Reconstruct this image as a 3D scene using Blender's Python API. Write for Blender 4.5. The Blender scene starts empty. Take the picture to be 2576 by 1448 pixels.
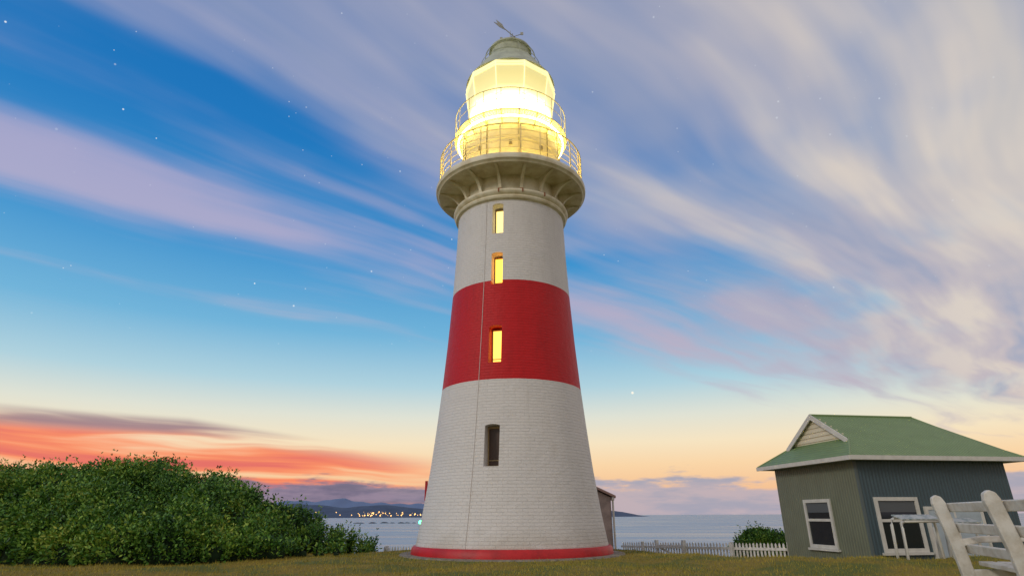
import bpy, bmesh, math, random
import numpy as np
from mathutils import Vector, Matrix
random.seed(4); rng=np.random.default_rng(7)
S=bpy.context.scene
S.view_settings.view_transform='Standard'; S.view_settings.look='None'; S.view_settings.exposure=0
def lin(r,g,b):
    f=lambda c:(c/255/12.92 if c/255<=.04045 else ((c/255+.055)/1.055)**2.4)
    return (f(r),f(g),f(b),1)
# ------------------------------------------------------------------ node helper
class NT:
    def __init__(s,tree): s.t=tree; s.n=tree.nodes; s.l=tree.links
    def new(s,typ,**k):
        n=s.n.new(typ)
        for a,b in k.items(): setattr(n,a,b)
        return n
    def put(s,v,sock):
        if isinstance(v,bpy.types.NodeSocket): s.l.new(v,sock)
        elif v is not None: sock.default_value=v
    def m(s,op,a,b=None,c=None,clamp=False):
        n=s.new('ShaderNodeMath',operation=op,use_clamp=clamp)
        for i,v in enumerate((a,b,c)): s.put(v,n.inputs[i])
        return n.outputs[0]
    def mix(s,f,a,b,bl='MIX'):
        n=s.new('ShaderNodeMix',data_type='RGBA',blend_type=bl)
        s.put(f,n.inputs[0]); s.put(a,n.inputs[6]); s.put(b,n.inputs[7]); return n.outputs[2]
    def sm(s,v,a,b,c=0.,d=1.,interp='SMOOTHSTEP'):
        n=s.new('ShaderNodeMapRange',interpolation_type=interp)
        for i,x in enumerate((v,a,b,c,d)): s.put(x,n.inputs[i])
        return n.outputs[0]
    def ramp(s,f,stops,interp='LINEAR'):
        n=s.new('ShaderNodeValToRGB'); cr=n.color_ramp; cr.interpolation=interp
        while len(cr.elements)<len(stops): cr.elements.new(.5)
        for e,(p,c) in zip(cr.elements,stops):
            e.position=p; e.color=c if len(c)==4 else (*c,1)
        s.put(f,n.inputs[0]); return n.outputs[0]
    def comb(s,x,y,z=0.):
        n=s.new('ShaderNodeCombineXYZ')
        for i,v in enumerate((x,y,z)): s.put(v,n.inputs[i])
        return n.outputs[0]
    def noise(s,vec,scale,detail=4,rough=.5,dist=0.):
        n=s.new('ShaderNodeTexNoise'); s.put(vec,n.inputs['Vector'])
        n.inputs['Scale'].default_value=scale; n.inputs['Detail'].default_value=detail
        n.inputs['Roughness'].default_value=rough; n.inputs['Distortion'].default_value=dist
        return n.outputs[0]
def g(v): return (v,v,v,1)
# ------------------------------------------------------------------ materials
def mat(name,col=(.5,.5,.5,1),rough=.6,metal=0.,emit=None,es=0.,noise=0.,nscale=5.,bump=0.,bscale=40.,dirt=None):
    m=bpy.data.materials.new(name); m.use_nodes=True; t=NT(m.node_tree)
    b=m.node_tree.nodes['Principled BSDF']; b.inputs['Roughness'].default_value=rough; b.inputs['Metallic'].default_value=metal
    b.inputs['Base Color'].default_value=col
    tc=t.new('ShaderNodeTexCoord').outputs['Object']
    if noise>0:
        n=t.noise(tc,nscale,6,.6)
        d=dirt or tuple(c*(1-noise) for c in col[:3])+(1,)
        t.put(t.mix(t.sm(n,.35,.7),col,d),b.inputs['Base Color'])
    if bump>0:
        bn=t.new('ShaderNodeBump'); bn.inputs['Strength'].default_value=bump; bn.inputs['Distance'].default_value=.02
        t.put(t.noise(tc,bscale,5,.6),bn.inputs['Height']); t.put(bn.outputs[0],b.inputs['Normal'])
    if emit:
        b.inputs['Emission Color'].default_value=emit; b.inputs['Emission Strength'].default_value=es
    return m
# ------------------------------------------------------------------ mesh helpers
def obj(name,me,parent=None,mats=()):
    o=bpy.data.objects.new(name,me); S.collection.objects.link(o)
    for m in mats: me.materials.append(m)
    if parent: o.parent=parent
    return o
def empty(name,loc=(0,0,0),rz=0):
    e=bpy.data.objects.new(name,None); e.location=loc; e.rotation_euler=(0,0,rz); e.empty_display_size=.3
    S.collection.objects.link(e); return e
def mesh(name,v,f,parent=None,m=None,smooth=False):
    me=bpy.data.meshes.new(name); me.from_pydata([tuple(p) for p in v],[],f); me.update()
    if smooth: me.shade_smooth()
    return obj(name,me,parent,[m] if m else [])
class MB:
    def __init__(s): s.v=[]; s.f=[]
    def add(s,v,f):
        o=len(s.v); s.v+= [tuple(p) for p in v]; s.f+=[tuple(i+o for i in q) for q in f]
    def box(s,x0,x1,y0,y1,z0,z1,M=None):
        v=[Vector(p) for p in ((x0,y0,z0),(x1,y0,z0),(x1,y1,z0),(x0,y1,z0),(x0,y0,z1),(x1,y0,z1),(x1,y1,z1),(x0,y1,z1))]
        if M: v=[M@p for p in v]
        s.add(v,[(0,3,2,1),(4,5,6,7),(0,1,5,4),(1,2,6,5),(2,3,7,6),(3,0,4,7)])
    def tube(s,pts,r,n=8,closed=False):
        pts=[Vector(p) for p in pts]; k=len(pts); rings=[]
        for i,p in enumerate(pts):
            if closed: t=pts[(i+1)%k]-pts[i-1]
            else: t=pts[min(i+1,k-1)]-pts[max(i-1,0)]
            t.normalize(); up=Vector((0,0,1)) if abs(t.z)<.95 else Vector((1,0,0))
            a=t.cross(up).normalized(); b=a.cross(t).normalized()
            rr=r[i] if isinstance(r,(list,tuple)) else r
            rings.append([p+a*(rr*math.cos(2*math.pi*j/n))+b*(rr*math.sin(2*math.pi*j/n)) for j in range(n)])
        v=[q for R in rings for q in R]; f=[]
        for i in range(k if closed else k-1):
            i2=(i+1)%k
            for j in range(n): f.append((i*n+j,i*n+(j+1)%n,i2*n+(j+1)%n,i2*n+j))
        if not closed: f+= [tuple(range(n))[::-1],tuple((k-1)*n+j for j in range(n))]
        s.add(v,f)
    def ring(s,R,z,r,n=72,c=(0,0)): s.tube([(c[0]+R*math.cos(2*math.pi*i/n),c[1]+R*math.sin(2*math.pi*i/n),z) for i in range(n)],r,6,True)
    def prism(s,poly,M,th):
        n=len(poly); v=[M@Vector((a,-th/2,b)) for a,b in poly]+[M@Vector((a,th/2,b)) for a,b in poly]
        s.add(v,[tuple(range(n)),tuple(range(2*n-1,n-1,-1))]+[(i,i+n,(i+1)%n+n,(i+1)%n) for i in range(n)])
    def out(s,name,parent=None,m=None,smooth=False,bevel=0):
        o=mesh(name,s.v,s.f,parent,m,smooth)
        if bevel:
            b=o.modifiers.new('Bevel','BEVEL'); b.width=bevel; b.segments=2; b.limit_method='ANGLE'
        return o
def lathe(name,prof,n=96,parent=None,m=None,phase=0.,capb=False,capt=False,uv=False,smooth=True,ang=30):
    v=[];f=[];k=len(prof)
    for r,z in prof:
        for j in range(n):
            a=2*math.pi*(j+phase)/n-math.pi/2
            v.append((r*math.cos(a),r*math.sin(a),z))
    for i in range(k-1):
        for j in range(n): f.append((i*n+j,i*n+(j+1)%n,(i+1)*n+(j+1)%n,(i+1)*n+j))
    if capb: f.append(tuple(range(n))[::-1])
    if capt: f.append(tuple((k-1)*n+j for j in range(n)))
    o=mesh(name,v,f,parent,m)
    me=o.data
    if uv:
        u=me.uv_layers.new(name='UV')
        for p in me.polygons:
            js=[me.loops[l].vertex_index%n for l in p.loop_indices]; wrap=max(js)-min(js)>n/2
            for l,j in zip(p.loop_indices,js):
                vi=me.loops[l].vertex_index; jj=j+(n if wrap and j<n/2 else 0)
                u.data[l].uv=(jj/n*14.0,v[vi][2])
    if smooth:
        me.shade_smooth(); me.set_sharp_from_angle(angle=math.radians(ang))
    return o
# ------------------------------------------------------------------ WORLD / SKY
W=bpy.data.worlds.new("World"); S.world=W; W.use_nodes=True
try:
    W.cycles.sampling_method='MANUAL'; W.cycles.sample_map_resolution=512
except Exception: pass
t=NT(W.node_tree); bg=W.node_tree.nodes['Background']
tc=t.new('ShaderNodeTexCoord').outputs['Generated']
sx=t.new('ShaderNodeSeparateXYZ'); t.put(tc,sx.inputs[0]); X,Y,Z=sx.outputs
az=t.m('ARCTAN2',X,Y)
base=t.ramp(t.m('MAXIMUM',Z,0.0),[(0,lin(226,176,152)),(.04,lin(246,196,150)),(.075,lin(250,214,168)),(.11,lin(246,228,194)),(.15,lin(224,226,212)),
  (.20,lin(176,210,222)),(.28,lin(114,180,218)),(.40,lin(62,146,206)),(.55,lin(34,120,190)),(.75,lin(20,102,174)),(1,lin(14,84,154))])
zc=t.m('MAXIMUM',Z,.04)
PX=t.m('DIVIDE',X,zc); PY=t.m('DIVIDE',Y,zc)
U=t.m('ADD',t.m('MULTIPLY',PX,.72),t.m('MULTIPLY',PY,.695))
V=t.m('SUBTRACT',t.m('MULTIPLY',PX,.695),t.m('MULTIPLY',PY,.72))
warp=t.noise(t.comb(t.m('MULTIPLY',U,.5),t.m('MULTIPLY',V,.8),3.),1.1,1,.5)
Vw=t.m('ADD',V,t.m('MULTIPLY',t.m('SUBTRACT',warp,.5),.55))
n1=t.noise(t.comb(t.m('MULTIPLY',U,.36),t.m('MULTIPLY',Vw,2.1),1.),1.5,3,.45)
n2=t.noise(t.comb(t.m('MULTIPLY',U,.8),t.m('MULTIPLY',Vw,1.4),7.),1.6,3,.5)
n3=t.noise(t.comb(t.m('MULTIPLY',U,.45),t.m('MULTIPLY',Vw,5.),5.),1.7,3,.5)
nn=t.m('ADD',t.m('ADD',t.m('MULTIPLY',n1,.46),t.m('MULTIPLY',n2,.38)),t.m('MULTIPLY',n3,.16))
vr=t.m('MULTIPLY',t.m('ADD',Vw,4.),.2)
P=lambda v:(v+4)/5
cov=t.ramp(vr,[(0,g(.12)),(P(-3.1),g(.16)),(P(-2.8),g(.42)),(P(-2.55),g(.2)),(P(-2.3),g(.45)),(P(-2.08),g(.78)),(P(-1.9),g(.68)),
   (P(-1.68),g(.36)),(P(-1.4),g(.44)),(P(-1.1),g(.56)),(P(-.75),g(.66)),(P(-.35),g(.76)),(P(0),g(.86)),(1,g(.9))])
cov=t.m('ADD',cov,t.m('MULTIPLY',t.sm(az,.0,.45,0,.34),t.sm(Z,.62,.42,.15,1.)))
dens=t.sm(t.m('ADD',nn,t.m('MULTIPLY',t.m('SUBTRACT',cov,.5),.40)),.39,.72)
thr=t.m('MINIMUM',t.m('MAXIMUM',t.m('SUBTRACT',.285,t.m('MULTIPLY',az,.23)),.08),.30)
em=t.sm(t.m('ADD',t.m('SUBTRACT',Z,thr),t.m('MULTIPLY',t.m('SUBTRACT',n1,.5),.16)),-.03,.05)
dens=t.m('MULTIPLY',t.m('MULTIPLY',dens,em),.9)
ccol=t.ramp(vr,[(0,lin(190,200,220)),(P(-2.3),lin(174,172,206)),(P(-1.8),lin(172,168,202)),(P(-1.),lin(158,164,192)),(P(-.5),lin(184,180,190)),(P(0),lin(208,200,192)),(1,lin(204,194,188))])
ccol=t.mix(t.sm(Z,.5,.2,0,.5),ccol,lin(206,184,186))
shade=t.noise(t.comb(t.m('MULTIPLY',U,.5),t.m('MULTIPLY',Vw,3.),11.),1.5,3,.5)
hi=t.m('MULTIPLY',t.sm(shade,.46,.70),t.sm(Vw,-1.6,-.2))
lo_=t.m('MULTIPLY',t.sm(shade,.50,.30),t.sm(Vw,-1.8,-.6))
ccol=t.mix(t.m('MULTIPLY',hi,.8),ccol,lin(234,218,198))
ccol=t.mix(t.m('MULTIPLY',lo_,.7),ccol,lin(144,156,186))
sky=t.mix(dens,base,ccol)
wp=t.noise(t.comb(t.m('MULTIPLY',az,2.),t.m('MULTIPLY',Z,10.),2.),2.,2)
zz=t.m('ADD',Z,t.m('MULTIPLY',az,.03))
lb=t.noise(t.comb(t.m('MULTIPLY',az,1.6),t.m('MULTIPLY',t.m('ADD',zz,t.m('MULTIPLY',wp,.03)),34.),4.),1.3,4,.5)
ub=t.sm(az,-.5,-.12,.122,.080,'LINEAR')
azl=t.sm(az,.02,-.3)
mk=t.m('MULTIPLY',t.m('MULTIPLY',t.sm(Z,t.m('ADD',ub,.014),t.m('SUBTRACT',ub,.02)),azl),t.sm(lb,.33,.53))
mk=t.m('MULTIPLY',mk,t.sm(az,-2.2,-1.2))
sky=t.mix(t.m('MULTIPLY',mk,.95),sky,t.mix(t.sm(lb,.46,.66),lin(252,142,98),lin(228,106,100)))
gb=t.m('MULTIPLY',t.sm(t.m('ABSOLUTE',t.m('SUBTRACT',Z,ub)),.017,.002),t.sm(az,-.22,-.5))
gb=t.m('MULTIPLY',t.m('MULTIPLY',gb,t.sm(lb,.36,.55)),t.sm(az,-2.2,-1.2))
sky=t.mix(t.m('MULTIPLY',gb,.8),sky,lin(140,118,134))
cb=t.noise(t.comb(t.m('MULTIPLY',az,9.),t.m('MULTIPLY',Z,45.),9.),1.0,5,.6)
top=t.sm(az,-.1,.12,.050,.052,'LINEAR')
bk=t.sm(t.m('ADD',t.m('SUBTRACT',top,Z),t.m('MULTIPLY',t.m('SUBTRACT',cb,.50),.09)),-.006,.010)
bk=t.m('MULTIPLY',bk,t.sm(Z,t.sm(az,-.05,.1,.008,-.03),t.sm(az,-.05,.1,.022,-.01)))
bk=t.m('MULTIPLY',bk,t.sm(az,-.55,-.38))
bcol=t.mix(t.sm(az,-.02,.14),t.mix(t.sm(cb,.4,.65),lin(136,134,156),lin(92,108,134)),t.mix(t.sm(cb,.4,.65),lin(186,174,184),lin(158,162,182)))
sky=t.mix(t.m('MULTIPLY',bk,.9),sky,bcol)
vo=t.new('ShaderNodeTexVoronoi'); vo.inputs['Scale'].default_value=60; t.put(tc,vo.inputs['Vector'])
vs=t.new('ShaderNodeSeparateColor'); t.put(vo.outputs['Color'],vs.inputs[0])
rad=t.m('MULTIPLY_ADD',t.m('POWER',vs.outputs[0],4.),.075,.055)
st=t.m('MULTIPLY',t.sm(vo.outputs['Distance'],rad,t.m('MULTIPLY',rad,.4)),t.sm(vs.outputs[1],.2,.9))
st=t.m('MULTIPLY',t.m('MULTIPLY',st,t.sm(Z,.2,.35)),t.m('SUBTRACT',1.,t.m('MULTIPLY',dens,.9)))
sky=t.mix(t.m('MULTIPLY',st,.85),sky,(.9,.97,1,1))
vd=t.new('ShaderNodeVectorMath',operation='DISTANCE'); t.put(tc,vd.inputs[0]); vd.inputs[1].default_value=Vector((.2054,.9973,.1943)).normalized()
sky=t.mix(t.sm(vd.outputs['Value'],.0028,.0012),sky,(1,.95,.8,1))
t.put(sky,bg.inputs['Color']); bg.inputs['Strength'].default_value=1.0
L=bpy.data.lights.new('sun','SUN'); L.energy=.95; L.angle=math.radians(12); L.color=(1,.89,.76)
lo=bpy.data.objects.new('sun',L); S.collection.objects.link(lo)
d=Vector((.74,.62,-.42)); lo.rotation_euler=d.to_track_quat('-Z','Y').to_euler()
# ------------------------------------------------------------------ CAMERA
cam=bpy.data.cameras.new('camera'); co=bpy.data.objects.new('camera',cam); S.collection.objects.link(co); S.camera=co
cam.lens=20.54; cam.sensor_width=36; cam.clip_start=.05; cam.clip_end=90000
co.matrix_world=Matrix.Translation((0,0,1.03))@Matrix.Rotation(math.radians(90+21.23),4,'X')@Matrix.Rotation(math.radians(-.25),4,'Z')
# ------------------------------------------------------------------ TERRAIN
CX=[-200,-60,-20,-5,-3.5,0,3.5,4.6,6,9,14,60,200]; CY=[30,28,24,19.5,21,22,21,18.4,15.6,14.2,14,14,20]
def terr(x,y):
    x=np.asarray(x,float); y=np.asarray(y,float)
    yc=np.interp(x,CX,CY)
    z=.22*np.clip((9.5-y)/4.5,0,1)**2*(3-2*np.clip((9.5-y)/4.5,0,1))
    und=.05*np.sin(x*.55+1.2)*np.sin(y*.7)+.03*np.sin(x*1.3+y*.9)+.02*np.sin(x*2.9-y*1.1)
    far=np.clip((np.hypot(x,y-18.5)-3.2)/2,0,1); z=z+und*far
    z=z+.14*np.exp(-((y-13.6)/1.6)**2)*np.clip((x-5.5)/2,0,1)
    z=z+.10*np.exp(-((y-13.5)/1.5)**2)*np.clip((-x-9)/3,0,1)
    d=np.maximum(0,y-yc)
    z=z-.95*(1-np.exp(-(d/1.6)**1.5))-np.maximum(0,d-9)*.16
    e=np.maximum(np.maximum(np.abs(x)-150,0),np.maximum(-y-150,0)); z=z-e*.3
    return np.maximum(z,-16)
xs=np.concatenate([np.linspace(-220,-30,30)[:-1],np.linspace(-30,30,241),np.linspace(30,220,30)[1:]])
ys=np.concatenate([np.linspace(-220,0,30)[:-1],np.linspace(0,32,161),np.linspace(32,160,50)[1:]])
XX,YY=np.meshgrid(xs,ys); ZZ=terr(XX,YY); nx=len(xs); ny=len(ys)
verts=np.stack([XX.ravel(),YY.ravel(),ZZ.ravel()],1)
faces=[(j*nx+i,j*nx+i+1,(j+1)*nx+i+1,(j+1)*nx+i) for j in range(ny-1) for i in range(nx-1)]
gm=bpy.data.materials.new('lawn'); gm.use_nodes=True; q=NT(gm.node_tree); b=gm.node_tree.nodes['Principled BSDF']
oc=q.new('ShaderNodeTexCoord').outputs['Object']
a1=q.noise(oc,.6,5,.6); a2=q.noise(oc,14,6,.7)
c=q.mix(q.sm(a1,.4,.6),(.29,.20,.018,1),(.12,.145,.014,1)); c=q.mix(q.sm(a2,.35,.7,0,.5),c,(.08,.075,.012,1))
q.put(c,b.inputs['Base Color']); b.inputs['Roughness'].default_value=.95
bn=q.new('ShaderNodeBump'); bn.inputs['Distance'].default_value=.05; bn.inputs['Strength'].default_value=.8; q.put(a2,bn.inputs['Height']); q.put(bn.outputs[0],b.inputs['Normal'])
mesh('ground',verts,faces,None,gm,True)
def soup(name,V,nv,m,parent=None):
    me=bpy.data.meshes.new(name); n=len(V)//nv
    me.vertices.add(len(V)); me.vertices.foreach_set('co',np.asarray(V,np.float32).ravel())
    me.loops.add(len(V)); me.loops.foreach_set('vertex_index',np.arange(len(V),dtype=np.int32))
    me.polygons.add(n); me.polygons.foreach_set('loop_start',np.arange(0,len(V),nv,dtype=np.int32))
    me.update(calc_edges=True); me.validate(); return obj(name,me,parent,[m])
def leafmat(name,stops,rough=.55,nsc=.8,a=.5,bb=.62):
    m=bpy.data.materials.new(name); m.use_nodes=True; q=NT(m.node_tree); b=m.node_tree.nodes['Principled BSDF']
    ge=q.new('ShaderNodeNewGeometry'); oc=q.new('ShaderNodeTexCoord').outputs['Object']
    f=q.m('ADD',q.m('MULTIPLY',ge.outputs['Random Per Island'],a),q.m('MULTIPLY',q.noise(oc,nsc,3,.6),bb))
    q.put(q.ramp(f,stops),b.inputs['Base Color']); b.inputs['Roughness'].default_value=rough
    return m
# grass
N=80000
gx=rng.uniform(-19,19,N); gy=10.8+rng.power(1.0,N)*9.5
ok=(gy<np.interp(gx,CX,CY)+.6)&(np.hypot(gx,gy-18.5)>3.0); gx=gx[ok]; gy=gy[ok]; gz=terr(gx,gy); n=len(gx)
an=rng.uniform(0,6.28,n); h=rng.uniform(.02,.065,n)*(1+.7*(rng.random(n)<.05)); w=rng.uniform(.004,.009,n); ln=rng.normal(0,.025,(n,2))
A=np.stack([gx-w*np.cos(an),gy-w*np.sin(an),gz-.01],1); B=np.stack([gx+w*np.cos(an),gy+w*np.sin(an),gz-.01],1); C=np.stack([gx+ln[:,0],gy+ln[:,1],gz+h],1)
soup('grass',np.stack([A,B,C],1).reshape(-1,3),3,leafmat('grass_blades',[(.2,(.09,.11,.012)),(.5,(.25,.22,.022)),(.8,(.44,.33,.04))],.8,.5,.35,.85))
# sea
sm_=bpy.data.materials.new('sea_water'); sm_.use_nodes=True; q=NT(sm_.node_tree); b=sm_.node_tree.nodes['Principled BSDF']
oc=q.new('ShaderNodeTexCoord').outputs['Object']; mp=q.new('ShaderNodeMapping'); mp.inputs['Scale'].default_value=(.006,.03,1); q.put(oc,mp.inputs[0])
a=q.noise(mp.outputs[0],1.,5,.6); mp2=q.new('ShaderNodeMapping'); mp2.inputs['Scale'].default_value=(.1,.4,1); q.put(oc,mp2.inputs[0]); a2=q.noise(mp2.outputs[0],1.,3,.6)
q.put(q.mix(q.sm(a,.35,.65),(.11,.20,.34,1),(.27,.36,.48,1)),b.inputs['Base Color'])
q.put(q.sm(a,.3,.7,.22,.42),b.inputs['Roughness']); b.inputs['IOR'].default_value=1.33
bn=q.new('ShaderNodeBump'); bn.inputs['Distance'].default_value=.5; bn.inputs['Strength'].default_value=.2; q.put(q.m('ADD',a2,a),bn.inputs['Height']); q.put(bn.outputs[0],b.inputs['Normal'])
mesh('sea',[(-40000,-40000,-10),(40000,-40000,-10),(40000,40000,-10),(-40000,40000,-10)],[(0,1,2,3)],None,sm_)
# hills
def ridge(name,Yd,pts,m,depth):
    ux=np.linspace(pts[0][0],pts[-1][0],160); hz=np.interp(ux,[p[0] for p in pts],[p[1] for p in pts])
    hz=hz*(1+.05*np.sin(ux/90)+.04*np.sin(ux/37+1)); prof=[0,.25,.6,.9,1,.8,0]; v=[];f=[]
    for i,k in enumerate(prof):
        for x,z in zip(ux,hz): v.append((x,Yd+depth*(i/6-.6),-10.5+(z+10.5)*k*(1 if k in(0,1) else 1+.06*math.sin(x/60+i*2))))
    for i in range(6):
        for j in range(159): f.append((i*160+j,i*160+j+1,(i+1)*160+j+1,(i+1)*160+j))
    return mesh(name,v,f,None,m,True)
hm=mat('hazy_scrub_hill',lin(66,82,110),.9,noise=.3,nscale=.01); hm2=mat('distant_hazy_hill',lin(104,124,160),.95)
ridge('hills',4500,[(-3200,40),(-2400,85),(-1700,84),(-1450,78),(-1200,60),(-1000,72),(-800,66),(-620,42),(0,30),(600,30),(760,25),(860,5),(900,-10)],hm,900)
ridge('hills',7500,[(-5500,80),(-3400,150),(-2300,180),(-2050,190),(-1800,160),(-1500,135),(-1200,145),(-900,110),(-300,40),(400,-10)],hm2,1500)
mb=MB()
for i in range(60):
    px=random.choice([random.gauss(930,26),random.uniform(780,1060),random.gauss(960,40)])
    x=(px-1288)/1470*3700; z=random.choice([3,6,10,16,22])+random.uniform(-2,2); s=random.choice([1.2,1.8,2.4,3.4,4.6])
    y=3960 - random.uniform(0,10)
    mb.add([(x-s,y,z),(x+s,y,z),(x,y-s,z),(x,y+s,z),(x,y,z-s),(x,y,z+s)],[(0,2,5),(2,1,5),(1,3,5),(3,0,5),(2,0,4),(1,2,4),(3,1,4),(0,3,4)])
mb.out('town_lights',None,mat('street_light_glow',(1,.6,.2,1),emit=(1,.55,.16,1),es=2.6))
mb=MB()
for i in range(16):
    x=-255+i*9+random.uniform(-3,3); y=1000+random.uniform(-20,20); s=random.uniform(4,9)
    mb.add([(x-s,y,-10.2),(x+s,y,-10.2),(x,y-6,-10.2),(x,y+6,-10.2),(x-s*.3,y,-10+s*.22),(x+s*.3,y,-10+s*.18)],[(0,2,4),(2,5,4),(2,1,5),(1,3,5),(3,4,5),(3,0,4)])
mb.out('reef_rocks',None,mat('wet_rock',(.04,.05,.06,1),.7))
e=empty('navigation_beacon',(-22.1,150,-10.5)); mb=MB(); mb.tube([(0,0,0),(0,0,9.8)],[.22,.12]); mb.box(-.4,.4,-.4,.4,9.0,9.1); mb.out('post',e,mat('beacon_steel',(.3,.32,.3,1)))
lathe('lamp',[(.0,9.75),(.32,9.8),(.36,10.15),(.22,10.45),(0,10.5)],12,e,mat('green_lamp',(0,1,.3,1),emit=(.05,1,.35,1),es=12))
# ------------------------------------------------------------------ LIGHTHOUSE
LH=empty('lighthouse',(-.03,18.5,0))
pm=bpy.data.materials.new('painted_brick_bands'); pm.use_nodes=True; q=NT(pm.node_tree); b=pm.node_tree.nodes['Principled BSDF']
uv=q.new('ShaderNodeTexCoord').outputs['UV']; oc=q.new('ShaderNodeTexCoord').outputs['Object']
sp=q.new('ShaderNodeSeparateXYZ'); q.put(oc,sp.inputs[0]); oz=sp.outputs[2]
edge=q.m('MULTIPLY',q.m('SUBTRACT',q.noise(oc,9,3),.5),.015); ozn=q.m('ADD',oz,edge)
band=q.m('MULTIPLY',q.m('GREATER_THAN',ozn,4.63),q.m('LESS_THAN',ozn,7.74))
mps=q.new('ShaderNodeMapping'); mps.inputs['Scale'].default_value=(3.,3.,.5); q.put(oc,mps.inputs[0])
stn=q.noise(mps.outputs[0],1.2,5,.65); bl=q.noise(oc,1.3,5,.6)
wc=q.mix(q.sm(stn,.5,.8,0,.35),(.72,.70,.68,1),(.54,.50,.44,1)); wc=q.mix(q.sm(bl,.42,.7,0,.3),wc,(.60,.59,.58,1))
wc=q.mix(q.m('MULTIPLY',q.sm(oz,.9,.2),q.sm(bl,.3,.6,0,.4)),wc,(.44,.38,.27,1))
rc=q.mix(q.sm(stn,.4,.8,0,.5),(.58,.010,.014,1),(.40,.008,.010,1))
br=q.new('ShaderNodeTexBrick'); q.put(uv,br.inputs['Vector']); br.inputs['Scale'].default_value=1.
br.inputs['Brick Width'].default_value=.24; br.inputs['Row Height'].default_value=.085; br.inputs['Mortar Size'].default_value=.007; br.inputs['Mortar Smooth'].default_value=.6
colr=q.mix(band,wc,rc); colr=q.mix(q.m('MULTIPLY',br.outputs['Fac'],.05),colr,(.1,.06,.05,1))
q.put(colr,b.inputs['Base Color']); q.put(q.sm(band,0,1,.65,.5,'LINEAR'),b.inputs['Roughness']); b.inputs['Specular IOR Level'].default_value=.28
hh=q.m('ADD',q.m('MULTIPLY',br.outputs['Fac'],-.9),q.m('MULTIPLY',q.noise(oc,26,4,.6),1.6)); hh=q.m('ADD',hh,q.m('MULTIPLY',q.noise(oc,5,3),2.4))
bn=q.new('ShaderNodeBump'); bn.inputs['Distance'].default_value=.010; bn.inputs['Strength'].default_value=.8; q.put(hh,bn.inputs['Height']); q.put(bn.outputs[0],b.inputs['Normal'])
cream=mat('weathered_white_paint',(.80,.75,.58,1),.5,noise=.4,nscale=2.5,dirt=(.60,.52,.34,1),bump=.15,bscale=20)
redp=mat('red_gloss_paint',(.56,.010,.014,1),.5,noise=.3,nscale=3,bump=.3,bscale=12)
keys_z=[-.3,.2,1.0,2.3,3.47,4.65,6.2,7.78,9.2,10.62]; keys_r=[2.86,2.78,2.63,2.44,2.31,2.19,2.06,1.955,1.885,1.84]
zsl=np.linspace(-.3,10.62,40); prof=[(float(np.interp(z,keys_z,keys_r)),float(z)) for z in zsl]
rad_at=lambda z: float(np.interp(z,keys_z,keys_r))
tower=lathe('tower_wall',prof,160,LH,pm,capb=True,capt=True,uv=True)
az0=math.radians(13)
wins=[(2.24,3.36,.42),(5.13,6.27,.38),(7.61,8.70,.36),(9.38,10.46,.36)]
RM=Matrix.Rotation(-az0,4,'Z')
cut=MB()
for z0,z1,w in wins:
    r=rad_at((z0+z1)/2); yb=-(r-.42); poly=[(-w/2,z0),(w/2,z0),(w/2,z1-.05)]+[(w/2*math.cos(a),z1-.05+.05*math.sin(a)) for a in np.linspace(.3,math.pi-.3,5)]+[(-w/2,z1-.05)]
    cut.prism(poly,RM@Matrix.Translation((0,yb-.5,0)),1.0)
cu=cut.out('cutter',LH)
md=tower.modifiers.new('win','BOOLEAN'); md.object=cu; md.operation='DIFFERENCE'; md.solver='EXACT'
bpy.context.view_layer.update()
ev=tower.evaluated_get(bpy.context.evaluated_depsgraph_get()); nm=bpy.data.meshes.new_from_object(ev)
tower.modifiers.clear(); tower.data=nm
nm.shade_smooth(); nm.set_sharp_from_angle(angle=math.radians(35))
bpy.data.objects.remove(cu)
glows=[mat('dark_timber_door',(.07,.035,.025,1),.4),mat('lit_window_amber',(.9,.5,.1,1),emit=(1,.52,.09,1),es=2.3),
       mat('lit_window_orange',(.9,.4,.08,1),emit=(1,.44,.05,1),es=3.2),mat('lit_window_yellow',(.9,.7,.3,1),emit=(1,.78,.26,1),es=1.6)]
frm=mat('window_frame',(.35,.25,.12,1),.5)
fr=MB()
for (z0,z1,w),gmt in zip(wins,glows):
    r=rad_at((z0+z1)/2); yb=-(r-.40)
    pn=MB(); pn.box(-w/2+.03,w/2-.03,yb,yb+.01,z0+.03,z1-.05,RM); pn.out('window_pane',LH,gmt)
    for xx in (-w/2,w/2-.035): fr.box(xx,xx+.035,yb-.035,yb+.012,z0,z1-.02,RM)
    fr.box(-w/2+.035,w/2-.035,yb-.035,yb+.012,z0,z0+.05,RM); fr.box(-w/2+.035,w/2-.035,yb-.035,yb+.012,z1-.09,z1-.04,RM)
    fr.box(-w/2+.035,w/2-.035,yb-.02,yb-.004,z0+.17,z0+.195,RM)
fr.out('window_frames',LH,frm)
lathe('base_plinth',[(2.8,-.2),(2.90,-.2),(2.90,.05),(2.885,.17),(2.84,.235),(2.76,.245)],128,LH,redp)
lathe('concrete_apron',[(2.5,.03),(3.2,.03),(3.3,-.1)],96,LH,mat('old_concrete',(.28,.25,.2,1),.9,noise=.5,nscale=6))
cp=MB(); ca=math.radians(25)
cp.tube([(-(rad_at(z)+.008)*math.sin(ca),-(rad_at(z)+.008)*math.cos(ca),z) for z in np.linspace(.1,10.6,40)],.009,6)
cp.out('lightning_conductor',LH,mat('conduit_paint',(.60,.56,.53,1),.5))
lathe('cornice',[(1.80,10.55),(1.87,10.60),(1.93,10.62),(1.96,10.68),(1.93,10.74),(1.955,10.76),(2.0,10.80),(2.02,10.86),(2.0,10.92),(1.93,10.95),(1.74,11.0),(1.71,11.05),(1.71,11.6)],128,LH,cream)
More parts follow.
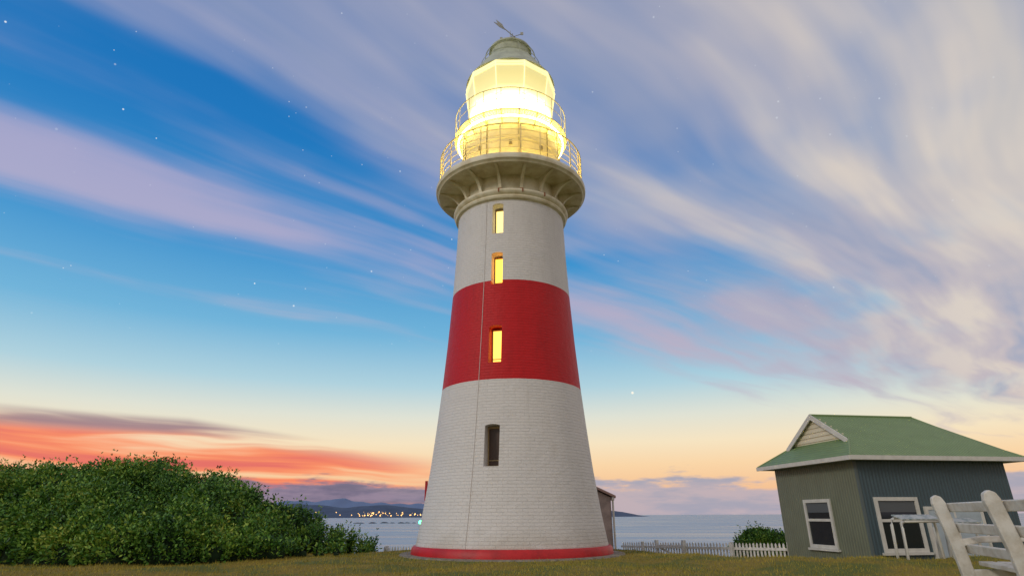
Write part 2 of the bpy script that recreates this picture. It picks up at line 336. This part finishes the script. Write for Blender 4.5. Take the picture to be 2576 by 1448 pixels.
lathe('gallery_deck',[(1.6,11.60),(2.45,11.60),(2.50,11.57),(2.57,11.57),(2.60,11.62),(2.665,11.66),(2.68,11.72),(2.68,11.80),(2.66,11.85),(1.6,11.87)],128,LH,cream,ang=40)
bk_=MB()
for i in range(16):
    M=Matrix.Rotation(2*math.pi*(i+.5)/16,4,'Z')
    inner=[(1.78+.72*(1-math.cos(a)),10.98+.60*math.sin(a)) for a in np.linspace(0,math.pi/2,9)]
    bk_.prism([(1.70,10.98)]+inner+[(2.5,11.605),(1.70,11.605)],M,.04)
    for k in range(8):
        a0=k*math.pi/16;a1=(k+1)*math.pi/16
        p0=(1.785+.72*(1-math.cos(a0)),10.97+.60*math.sin(a0)); p1=(1.785+.72*(1-math.cos(a1)),10.97+.60*math.sin(a1))
        bk_.prism([(p0[0],p0[1]),(p1[0],p1[1]),(p1[0]+.02,p1[1]-.02),(p0[0]+.02,p0[1]-.02)],M,.10)
bk_.out('gallery_brackets',LH,cream)
rs=MB()
for i in (11,12,13):
    M=Matrix.Rotation(2*math.pi*(i+.5)/16,4,'Z'); rs.box(2.005,2.03,-.02,.02,10.80,10.93,M); rs.box(1.79,1.82,-.052,.052,10.98,11.06,M)
rs.out('rusted_bolt_plates',LH,mat('rust',(.28,.10,.04,1),.9))
rail=mat('rail_paint',(.70,.60,.30,1),.4)
rl=MB()
for i in range(24):
    a=2*math.pi*(i+.5)/24; x,y=2.56*math.cos(a),2.56*math.sin(a); rl.tube([(x,y,11.85),(x,y,13.02)],.02,6)
for z,r in ((13.03,.026),(12.8,.014),(12.57,.014),(12.34,.014),(12.1,.014)): rl.ring(2.56,z,r)
rl.out('gallery_railing',LH,rail,True)
drum=mat('lamplit_yellow_lantern_paint',(.78,.68,.34,1),.45,noise=.15,nscale=3)  # white drum; the yellow of the lamplight is put into its paint colour
lathe('lantern_room_wall',[(1.84,11.86),(1.84,12.0),(1.78,12.05),(1.78,13.0),(1.80,13.02),(1.80,13.08),(1.78,13.1),(1.78,13.82),(1.84,13.86),(1.84,13.97)],96,LH,drum)
vm=MB()
for i in range(10):
    M=Matrix.Rotation(2*math.pi*(i+.5)/10,4,'Z'); vm.box(1.77,1.83,-.05,.05,12.75,12.9,M)
    vm.box(1.77,1.80,.28,.30,12.05,13.82,M)
vm.out('wall_vents',LH,mat('vent_bronze',(.25,.2,.08,1),.5))
cw=MB()
for k,R in enumerate(np.linspace(1.82,2.08,6)): cw.ring(float(R),14.0,.014,80)
for i in range(120):
    M=Matrix.Rotation(2*math.pi*i/120,4,'Z'); cw.box(1.80,2.08,-.006,.006,13.985,14.012,M)
for i in range(20):
    M=Matrix.Rotation(2*math.pi*(i+.5)/20,4,'Z')
    cw.prism([(1.78,13.55),(2.08,13.96),(2.08,13.99),(2.04,13.99),(1.78,13.62)],M,.03)
    a=2*math.pi*(i+.5)/20; cw.tube([(2.07*math.cos(a),2.07*math.sin(a),13.98),(2.07*math.cos(a),2.07*math.sin(a),14.9)],.013,6)
for z,r in ((14.9,.018),(14.45,.010),(14.0,.025)): cw.ring(2.075,z,r)
cw.out('lantern_catwalk',LH,rail)
fillg=mat('drum_fill_ring_glow',(1,.8,.4,1),emit=(1,.76,.24,1),es=38)
filld=mat('deck_fill_ring_glow',(1,.8,.4,1),emit=(1,.76,.24,1),es=22)
lathe('drum_fill_ring',[(1.93,13.80),(1.97,13.80),(1.97,13.84),(1.93,13.84),(1.93,13.80)],64,LH,fillg,smooth=False)  # added glowing ring under the catwalk to brighten the drum, no real fitting
lathe('deck_fill_ring',[(2.20,11.89),(2.26,11.89),(2.26,11.95),(2.20,11.95),(2.20,11.89)],64,LH,filld,smooth=False)  # added glowing strip, hidden by the deck rim, lights the drum from below
gl=bpy.data.materials.new('lit_lantern_glass'); gl.use_nodes=True; q=NT(gl.node_tree); b=gl.node_tree.nodes['Principled BSDF']
oc=q.new('ShaderNodeTexCoord').outputs['Object']; sp=q.new('ShaderNodeSeparateXYZ'); q.put(oc,sp.inputs[0])
zf=q.sm(sp.outputs[2],14.,16.5,0,1,'LINEAR')
q.put(q.ramp(zf,[(0,(1,.95,.62)),(.42,(1,.93,.55)),(.55,(1,.86,.34)),(.8,(.98,.82,.28)),(1,(1,.88,.36))]),b.inputs['Emission Color'])
q.put(q.m('MULTIPLY',q.ramp(zf,[(0,g(.8)),(.40,g(1)),(.50,g(.36)),(.62,g(.18)),(.9,g(.15)),(1,g(.22))]),5.),b.inputs['Emission Strength'])
b.inputs['Base Color'].default_value=(.3,.28,.2,1); b.inputs['Roughness'].default_value=.1
gp=[(1.62,13.97),(1.58,14.5),(1.57,15.1),(1.60,15.5),(1.66,15.9),(1.71,16.3),(1.67,16.48)]
lathe('lantern_glazing',gp,10,LH,gl,phase=.5,smooth=False)
ab=mat('glowing_astragals',(.8,.75,.5,1),.4,emit=(1,.90,.42,1),es=.9)  # weak emission stands in for lantern light on the glazing bars
am=MB()
R10=lambda r,j,z:(r*math.cos(2*math.pi*(j+.5)/10-math.pi/2),r*math.sin(2*math.pi*(j+.5)/10-math.pi/2),z)
for j in range(10):
    am.tube([R10(r+.01,j,z) for r,z in gp],.024,6)
    for (r,z,th) in ((1.63,14.02,.03),(1.575,15.1,.02),(1.71,16.3,.03),(1.68,16.48,.05)):
        am.tube([R10(r+.01,j,z),R10(r+.01,j+1,z)],th,6)
    def pt(fr_,r,z):
        a=Vector(R10(r,j,z)); c_=Vector(R10(r,j+1,z)); return a.lerp(c_,fr_)
    am.tube([pt(0,1.59,15.1),pt(.5,1.61,15.42)],.012,5); am.tube([pt(1,1.59,15.1),pt(.5,1.61,15.42)],.012,5)
am.out('lantern_astragals',LH,ab)
roofm=mat('pale_roof_paint',(.52,.56,.42,1),.45,noise=.3,nscale=3)
lathe('lantern_roof',[(1.60,16.46),(1.72,16.52),(1.69,16.58),(1.45,16.95),(1.18,17.4),(1.0,17.65),(.88,17.78)],40,LH,roofm,ang=50)
lathe('roof_ventilator',[(.82,17.7),(.82,17.8),(.77,17.85),(.77,18.25),(.85,18.27),(.85,18.34),(.76,18.40),(.5,18.52),(.22,18.58),(.1,18.60),(.07,18.72),(.04,18.8),(0,18.81)],48,LH,roofm)
rr=MB(); rr.ring(.99,18.05,.014,48); rr.ring(1.17,17.55,.012,48)
for i in range(10):
    a=2*math.pi*i/10; rr.tube([(1.2*math.cos(a),1.2*math.sin(a),17.32),(1.17*math.cos(a),1.17*math.sin(a),17.55),(.99*math.cos(a),.99*math.sin(a),18.05),(.8*math.cos(a),.8*math.sin(a),18.22)],.010,5)
rr.out('roof_hand_rails',LH,roofm)
wv=MB(); vm_=mat('vane_metal',(.40,.40,.36,1),.5,.3)
wv.tube([(0,0,18.7),(0,0,19.5)],[.03,.014],6)
wv.tube([(-.36,-.1,18.95),(.36,.1,18.95)],.014,5); wv.tube([(.1,-.36,19.0),(-.1,.36,19.0)],.014,5)
wv.tube([(.50,.2,19.02),(-.42,-.2,19.62)],.019,5)
Mv=Matrix.Translation((-.40,-.19,19.60))@Matrix.Rotation(math.atan2(-.4,-.92),4,'Z')@Matrix.Rotation(-.55,4,'Y')
wv.prism([(-.26,-.02),(-.02,.12),(.28,.09),(.12,0),(.28,-.09),(-.02,-.10)],Mv,.016)
Mv2=Matrix.Translation((.50,.2,19.02))@Matrix.Rotation(math.atan2(.4,.92),4,'Z')@Matrix.Rotation(.55,4,'Y'); wv.prism([(.18,0),(-.04,.10),(-.04,-.10)],Mv2,.016)
wv.tube([(-.2,-.08,18.98),(.45,.1,19.42)],.015,5)
for x,y in ((.36,.1),(-.36,-.1)): wv.box(x-.05,x+.05,y-.006,y+.006,18.93,19.07)
wv.box(.42,.54,.09,.11,19.38,19.52)
wv.out('weather_vane',LH,vm_)
# ------------------------------------------------------------------ STORAGE HUT behind tower
hut=empty('brick_hut',(0,0,0)); wb=mat('pale_painted_brick',(.50,.40,.37,1),.8,noise=.3,nscale=4,bump=.4,bscale=30)
mb=MB(); mb.add([(-2.9,21.6,-.9),(3.4,21.6,-.9),(3.4,21.6,1.6),(.25,21.6,3.05),(-2.9,21.6,1.6),(-2.9,25,-.9),(3.4,25,-.9),(3.4,25,1.6),(.25,25,3.05),(-2.9,25,1.6)],
 [(0,1,2,3,4),(9,8,7,6,5),(1,6,7,2),(5,0,4,9)]); mb.out('walls',hut,wb)
tr=mat('dusky_trim',(.40,.26,.22,1),.6); mb=MB()
for s in (1,-1):
    xa=.25; xb=3.55 if s>0 else -3.05
    mb.add([(xa,21.4,3.09),(xb,21.4,1.57),(xb,25.2,1.57),(xa,25.2,3.09),(xa,21.4,3.17),(xb,21.4,1.65),(xb,25.2,1.65),(xa,25.2,3.17)],[(0,1,2,3),(4,7,6,5),(0,4,5,1),(1,5,6,2),(2,6,7,3)])
mb.out('roof',hut,tr); mb=MB(); mb.box(3.42,3.5,21.42,25.1,1.5,1.6); mb.tube([(3.45,21.5,-.8),(3.45,21.5,1.5)],.035); mb.out('gutter',hut,mat('gutter_white',(.7,.68,.64,1)))
mb=MB(); mb.box(-2.98,-2.9,20.9,21.0,1.5,2.13); mb.out('flue_pipe',hut,redp)
# ------------------------------------------------------------------ COTTAGE
ang=math.atan2(.16,.987); CT=empty('weatherboard_cottage',(8.98,16,0),ang)
def ribbed(name,col,axis):
    m=bpy.data.materials.new(name); m.use_nodes=True; q=NT(m.node_tree); b=m.node_tree.nodes['Principled BSDF']
    oc=q.new('ShaderNodeTexCoord').outputs['Object']; sp=q.new('ShaderNodeSeparateXYZ'); q.put(oc,sp.inputs[0])
    wv=q.m('SINE',q.m('MULTIPLY',sp.outputs[axis],2*math.pi/.10))
    n=q.noise(oc,2,5,.6); c=q.mix(q.sm(n,.3,.7,0,.35),col,tuple(k*.65 for k in col[:3])+(1,)); c=q.mix(q.sm(wv,-1,-.3,.16,0),c,(.02,.025,.02,1))
    q.put(c,b.inputs['Base Color']); b.inputs['Roughness'].default_value=.5
    bn=q.new('ShaderNodeBump'); bn.inputs['Distance'].default_value=.015; bn.inputs['Strength'].default_value=.5; q.put(wv,bn.inputs['Height']); q.put(bn.outputs[0],b.inputs['Normal']); return m
wmL=ribbed('ribbed_cladding_lit',(.185,.205,.14,1),1); wmF=ribbed('ribbed_cladding_shaded',(.058,.098,.118,1),0); rm=ribbed('green_metal_roof',(.18,.28,.11,1),0)  # same wall cladding in two tones: lit side and shaded front put into colour
trim=mat('white_trim',(.66,.65,.60,1),.5,noise=.15,nscale=5); glass=mat('dark_window_glass',(.015,.02,.025,1),.05)
Lx,Ly=4.55,3.65; zb=-1.1; zt=2.42
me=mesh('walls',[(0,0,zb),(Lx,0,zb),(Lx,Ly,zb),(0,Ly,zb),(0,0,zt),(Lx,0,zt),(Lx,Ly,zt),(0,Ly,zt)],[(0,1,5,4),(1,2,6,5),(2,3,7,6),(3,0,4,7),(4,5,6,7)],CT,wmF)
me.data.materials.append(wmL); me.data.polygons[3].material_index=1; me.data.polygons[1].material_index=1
mb=MB(); mb.box(-.015,.04,-.015,.04,zb,zt-.01); mb.out('corner_board',CT,mat('corner_flashing',(.10,.13,.13,1),.5))
o=.36; ez=2.44; rz=3.80; my=Ly/2; gx=.42; gz=3.0; rx=3.75
sl=(rz-ez)/(my+o); gy0=-o+(gz-ez)/sl; gy1=Ly-gy0
v=[(-o,-o,ez),(Lx+o,-o,ez),(Lx+o,Ly+o,ez),(-o,Ly+o,ez),(gx,gy0,gz),(gx,gy1,gz),(gx-.12,my,rz),(rx,my,rz),(gx-.12,gy0,gz),(gx-.12,gy1,gz),
   (Lx-.1,gy0+.02,gz-.06),(Lx-.1,gy1-.02,gz-.06)]
f=[(0,1,10,7,6,8,4),(3,5,9,6,7,11,2),(0,4,5,3),(1,2,11,10),(10,11,7)]
mesh('roof',v,f,CT,rm)
mb=MB(); 
mb.add([(gx-.004,gy0,gz-.01),(gx-.004,gy1,gz-.01),(gx-.004,my,rz-.03)],[(0,2,1)])
gmz=mat('cream_weatherboard',(.74,.68,.52,1),.6); mb.out('gablet_boards',CT,gmz)
mb=MB()
for k in range(5):
    z=gz+.04+k*.13; hw=(rz-z)/sl-.1
    if hw>.1: mb.box(gx-.03,gx-.006,my-hw,my+hw,z,z+.10)
mb.out('gablet_slats',CT,gmz)
mb=MB()
for s in (-1,1):
    yb=my+s*(my-gy0+.12); zb2=gz-.12*sl
    mb.add([(gx-.16,my,rz+.03),(gx-.16,yb,zb2+.03),(gx-.16,yb,zb2-.12),(gx-.16,my,rz-.13),(gx-.125,my,rz+.03),(gx-.125,yb,zb2+.03),(gx-.125,yb,zb2-.12),(gx-.125,my,rz-.13)],
      [(0,1,2,3),(7,6,5,4),(0,4,5,1),(1,5,6,2),(2,6,7,3)])
mb.box(-o-.03,Lx+o+.03,-o-.05,-o-.003,ez-.11,ez+.0); mb.box(-o-.05,-o-.003,-o-.003,Ly+o,ez-.11,ez); mb.box(Lx+o+.003,Lx+o+.05,-o-.003,Ly+o,ez-.11,ez)
mb.out('bargeboards_and_fascia',CT,trim)
mb=MB(); mb.box(-o,Lx+o,-o,Ly+o,ez-.10,ez-.06); mb.out('soffit',CT,mat('soffit_grey',(.3,.31,.28,1),.7))
mb=MB(); mb.tube([(gx-.14,my,rz+.01),(rx,my,rz+.01)],.03,6); mb.tube([(rx,my,rz+.0),(Lx-.1,gy0+.02,gz-.06),(Lx+o,-o,ez)],.025,6); mb.tube([(-o,-o,ez),(gx,gy0,gz)],.025,6); mb.tube([(-o,Ly+o,ez),(gx,gy1,gz)],.025,6); mb.out('ridge_capping',CT,mat('green_capping',(.21,.30,.13,1),.5))
def window(side,a0,a1,z0,z1,vert):
    fm=MB(); gm_=MB()
    def B(mbx,a,b_,c,d,p0,p1):
        if side=='L': mbx.box(-p1,-p0,a,b_,c,d)
        else: mbx.box(a,b_,-p1,-p0,c,d)
    B(gm_,a0+.02,a1-.02,z0+.02,z1-.02,-.01,.012)
    B(fm,a0,a0+.09,z0,z1,.004,.05); B(fm,a1-.09,a1,z0,z1,.004,.05); B(fm,a0+.09,a1-.09,z1-.09,z1,.004,.05); B(fm,a0+.09,a1-.09,z0,z0+.09,.004,.05)
    zm=z0+(z1-z0)*.57; B(fm,a0+.09,a1-.09,zm-.035,zm+.035,.004,.04); B(fm,a0-.06,a1+.06,z0-.06,z0-.003,.004,.09)
    if vert: am_=(a0+a1)/2; B(fm,am_-.02,am_+.02,z0+.09,zm-.035,.004,.035)
    fm.out('window_frame',CT,trim); gm_.out('window_glass',CT,glass)
    bl=MB(); B(bl,a0+.10,a1-.10,zm+.2,z1-.10,.013,.016); bl.out('window_blind',CT,mat('blind',(.10,.11,.12,1),.8))
window('L',1.22,2.40,.14,1.42,False); window('F',.32,1.58,.12,1.43,True)
mb=MB(); mb.box(1.80,3.35,-.05,-.004,-.95,1.12); mb.out('door_panel',CT,mat('pale_blue_door',(.42,.50,.56,1),.5,noise=.15,nscale=4))
mb=MB(); mb.box(1.72,1.80,-.07,-.004,-.95,1.20); mb.box(3.35,3.43,-.07,-.004,-.95,1.20); mb.box(1.80,3.35,-.07,-.004,1.12,1.20); mb.box(2.55,2.60,-.06,-.051,-.95,1.12)
mb.out('door_frame',CT,trim)
# ------------------------------------------------------------------ FENCES
white=mat('fence_white_paint',(.78,.77,.74,1),.6,noise=.2,nscale=8,dirt=(.55,.53,.47,1))
def fence(p0,p1,top0,top1,gate=None):
    E=empty('picket_fence',(0,0,0)); mb=MB(); p0=Vector(p0);p1=Vector(p1); d=(p1-p0); Ln=d.length; d.normalize(); A=math.atan2(d.y,d.x)
    n=int(Ln/.145)
    for i in range(n+1):
        s=i*.145; p=p0+d*s; tz=top0+(top1-top0)*s/Ln+random.uniform(-.008,.008); tilt=random.uniform(-.015,.015)
        M=Matrix.Translation((p.x,p.y,tz))@Matrix.Rotation(A,4,'Z')@Matrix.Rotation(tilt,4,'Y')
        mb.prism([(-.035,-.95),(.035,-.95),(.035,-.05),(0,0),(-.035,-.05)],M,.02)
    mb.out('pickets',E,white); mb=MB()
    sl_=math.atan2(top1-top0,Ln)
    M=Matrix.Translation((p0.x,p0.y,top0))@Matrix.Rotation(A,4,'Z')@Matrix.Rotation(-sl_,4,'Y')
    mb.box(0,Ln,.012,.05,-.22,-.14,M); mb.box(0,Ln,.012,.05,-.72,-.64,M)
    s=0
    while s<Ln+.1:
        mb.box(s-.05,s+.05,.052,.15,-1.1,.02,M); s+=2.3
    mb.out('rails_and_posts',E,white)
    if gate:
        mb=MB(); g0,g1=gate
        for s in (g0,g1): mb.box(s-.055,s+.055,-.08,.04,-1.05,.07,M)
        mb.box(g0+.06,g1-.06,-.055,-.015,-.2,-.1,M); mb.box(g0+.06,g1-.06,-.055,-.015,-.8,-.7,M)
        MM=M@Matrix.Translation((g0,0,-.7))@Matrix.Rotation(-math.atan2(.5,g1-g0),4,'Y'); mb.box(.05,math.hypot(g1-g0,.5)-.1,-.075,-.057,0,.08,MM)
        mb.out('gate',E,white)
    return E
fence((8.55,19.6,0),(4.6,27.0,0),.20,-.03,gate=(4.7,6.2))
fence((-4.75,23.6,0),(-2.6,21.9,0),-.03,.06)
# ------------------------------------------------------------------ LECTERN SIGNS
def lectern(loc,rz):
    E=empty('information_lectern',loc,rz); mb=MB()
    for s in (-.5,.5):
        mb.tube([(s*1.12,.0,0),(s*1.05,.0,.95),(s*.98,.02,1.06),(s*.85,.04,1.09)],.03,8); mb.tube([(s*1.12,.30,0),(s*1.05,.30,1.02),(s*.98,.30,1.13),(s*.85,.30,1.16)],.03,8)
    mb.tube([(-.44,.04,1.09),(.44,.04,1.09)],.028,8); mb.tube([(-.44,.30,1.16),(.44,.30,1.16)],.028,8)
    mb.out('frame',E,trim,True); mb=MB(); M=Matrix.Translation((0,.04,1.125))@Matrix.Rotation(math.atan2(.07,.26),4,'X'); mb.box(-.46,.46,-.03,.31,0,.025,M); mb.out('panel',E,mat('panel_white',(.6,.62,.62,1),.3,noise=.3,nscale=9,dirt=(.2,.28,.3,1)))
lectern((8.92,13.7,-.22),.12); lectern((10.45,14.6,-.3),.12)
# ------------------------------------------------------------------ BENCH
bw=mat('bench_white_paint',(.68,.66,.60,1),.45,noise=.2,nscale=9,dirt=(.50,.46,.38,1),bump=.2,bscale=30)
p_far=Vector((3.32,4.85,.24)); p_near=Vector((2.95,3.82,.24)); d=(p_near-p_far).normalized()
BN=empty('park_bench',tuple(p_far),math.atan2(d.y,d.x))
Ln=(p_near-p_far).length; mb=MB()
for s in (0,Ln):
    M=Matrix.Translation((s,0,0))@Matrix.Rotation(math.pi/2,4,'Z')
    back=[(.05,0),(.12,0),(.115,.20),(.11,.38),(.085,.60),(.05,.78),(.035,.87),(.015,.91),(-.02,.925),(-.05,.905),(-.055,.86),(-.03,.74),(.0,.58),(.025,.38),(.04,.22)]
    mb.prism(back,M,.055)
    mb.prism([(.60,0),(.68,0),(.64,.22),(.62,.40),(.56,.40),(.56,.2)],M,.055)
    mb.prism([(.08,.33),(.62,.36),(.62,.42),(.08,.40)],M,.045)
    arm=[(.02,.60),(.20,.63),(.45,.64),(.62,.63),(.68,.59),(.69,.53),(.66,.49),(.63,.51),(.645,.55),(.61,.585),(.45,.595),(.20,.585),(.04,.55)]
    mb.prism(arm,M,.05); mb.prism([(.57,.41),(.62,.41),(.60,.60),(.56,.60)],M,.045)
mb.out('end_frames',BN,bw,bevel=.008)
mb=MB()
for z,y,hh_ in ((.80,.068,.065),(.655,.092,.065),(.51,.118,.065)):
    M=Matrix.Translation((0,y,z))@Matrix.Rotation(.15,4,'X'); mb.box(-.06,Ln+.45,-.010,.018,0,hh_,M)
mb.out('back_slats',BN,bw,bevel=.006)
mb=MB()
for k in range(4): mb.box(-.06,Ln+.45,.17+k*.115,.265+k*.115,.425,.455)
mb.out('seat_slats',BN,bw,bevel=.006)
# ------------------------------------------------------------------ FOLIAGE
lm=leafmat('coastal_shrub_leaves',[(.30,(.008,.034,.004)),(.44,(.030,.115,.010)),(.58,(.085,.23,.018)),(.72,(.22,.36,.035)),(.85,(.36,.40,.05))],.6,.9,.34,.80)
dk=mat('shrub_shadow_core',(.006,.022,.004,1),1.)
def foliage(name,blobs,nspr,nleaf,ls,sl0,upb=.75):
    bl=np.array(blobs); area=bl[:,3]*bl[:,5]; k=rng.choice(len(bl),nspr*4,p=area/area.sum()); B=bl[k]
    dv=rng.normal(size=(len(B),3)); dv[:,1]-=.5; dv/=np.linalg.norm(dv,axis=1)[:,None]; dv[:,2]=np.where(dv[:,2]<-.25,-dv[:,2],dv[:,2])
    P_=B[:,:3]+dv*B[:,3:6]*.95
    keep=np.ones(len(P_),bool)
    for c in bl:
        q_=(((P_-c[:3])/c[3:6])**2).sum(1); keep&=~(q_<.78)
    keep&=P_[:,2]>terr(P_[:,0],P_[:,1])-.05
    P_=P_[keep][:nspr]; dv=dv[keep][:nspr]; n=len(P_)
    ax=dv*.55+np.array([0,0,upb])+rng.normal(0,.22,(n,3)); ax/=np.linalg.norm(ax,axis=1)[:,None]
    Ls=rng.uniform(.5,1.,n)*sl0*(1+.9*(rng.random(n)<.14))
    P_=np.repeat(P_,nleaf,0); ax=np.repeat(ax,nleaf,0); Ls=np.repeat(Ls,nleaf)
    m_=len(P_); tt=rng.uniform(-.25,1,m_); rd=rng.normal(size=(m_,3)); rd-= (rd*ax).sum(1)[:,None]*ax; rd/=np.linalg.norm(rd,axis=1)[:,None]
    c=P_+ax*(tt*Ls)[:,None]+rd*((1.15-tt)*.18*Ls)[:,None]
    ld=ax*.6+rd*.75+rng.normal(0,.2,(m_,3)); ld/=np.linalg.norm(ld,axis=1)[:,None]
    sd=np.cross(ld,rng.normal(size=(m_,3))); sd/=np.linalg.norm(sd,axis=1)[:,None]
    s=rng.uniform(.6,1.2,m_)*ls
    V_=np.stack([c,c+ld*(s*.5)[:,None]+sd*(s*.24)[:,None],c+ld*s[:,None],c+ld*(s*.5)[:,None]-sd*(s*.24)[:,None]],1).reshape(-1,3)
    E=empty(name); soup('leaves',V_,4,lm,E)
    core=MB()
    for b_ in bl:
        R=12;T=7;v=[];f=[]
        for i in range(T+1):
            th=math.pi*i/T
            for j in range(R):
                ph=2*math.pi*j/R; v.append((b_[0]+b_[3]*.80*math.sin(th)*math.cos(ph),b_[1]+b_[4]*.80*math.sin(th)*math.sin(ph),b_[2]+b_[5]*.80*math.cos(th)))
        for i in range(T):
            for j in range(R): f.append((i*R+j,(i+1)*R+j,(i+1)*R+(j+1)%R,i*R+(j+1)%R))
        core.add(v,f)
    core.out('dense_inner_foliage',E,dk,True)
    return E
TXx=[-30,-15.9,-14.2,-13.4,-12.0,-10.6,-9.9,-8.6,-7.8,-6.8,-5.7,-5.0]; TZ=[2.8,2.72,2.5,2.85,2.8,2.3,2.45,2.0,1.6,1.1,.55,.12]
FXx=[-30,-12.3,-8.7,-6.,-4.2]; FY=[17,16,15.0,16.,17.6]
bl=[]
tries=0
while len(bl)<230 and tries<5000:
    tries+=1
    x=random.uniform(-24,-5.0) if random.random()<.8 else random.uniform(-9,-5.0); yf=float(np.interp(x,FXx,FY)); y=yf+.3+random.random()**1.1*6.5
    T=float(np.interp(x,TXx,TZ)); rr_=max(.16,min(.75,T*.34))*random.uniform(.5,1.1)
    ttop=1.03+(T-1.03)*min(y,19.5)/19. if T>1.03 else T
    prog=min(1,(y-yf)/2.6); tz=ttop*(.45+.55*prog**.6)*random.uniform(.80,1.0)
    rzv=max(rr_*1.05,.15); g0=float(terr(x,y)); cz=tz-rzv-.12
    bl.append((x,y,cz,rr_*1.05,rr_*1.05,rzv))
    if cz-rzv*.5>g0+.3: bl.append((x,y-.1,g0+(cz-g0)*.45,rr_*1.15,rr_*1.15,max(rzv,(cz-g0)*.55)))
for i in range(75):
    x=-20+i*.205+random.uniform(-.1,.1); yf=float(np.interp(x,FXx,FY)); T=float(np.interp(x,TXx,TZ)); k=max(.10,min(.5,T*.3))*random.uniform(.7,1.2)
    bl.append((x,yf+random.uniform(-.1,.35),float(terr(x,yf))+k*.35,k,k,k*1.05))
foliage('coastal_shrubs',bl,21000,13,.105,.34)
foliage('small_bush',[(9.6,25,-.35,.75,.7,.75),(10.3,25.2,-.3,.6,.6,.6),(9.1,24.8,-.45,.5,.5,.55),(10.8,25.4,-.5,.5,.5,.5)],900,12,.10,.24)
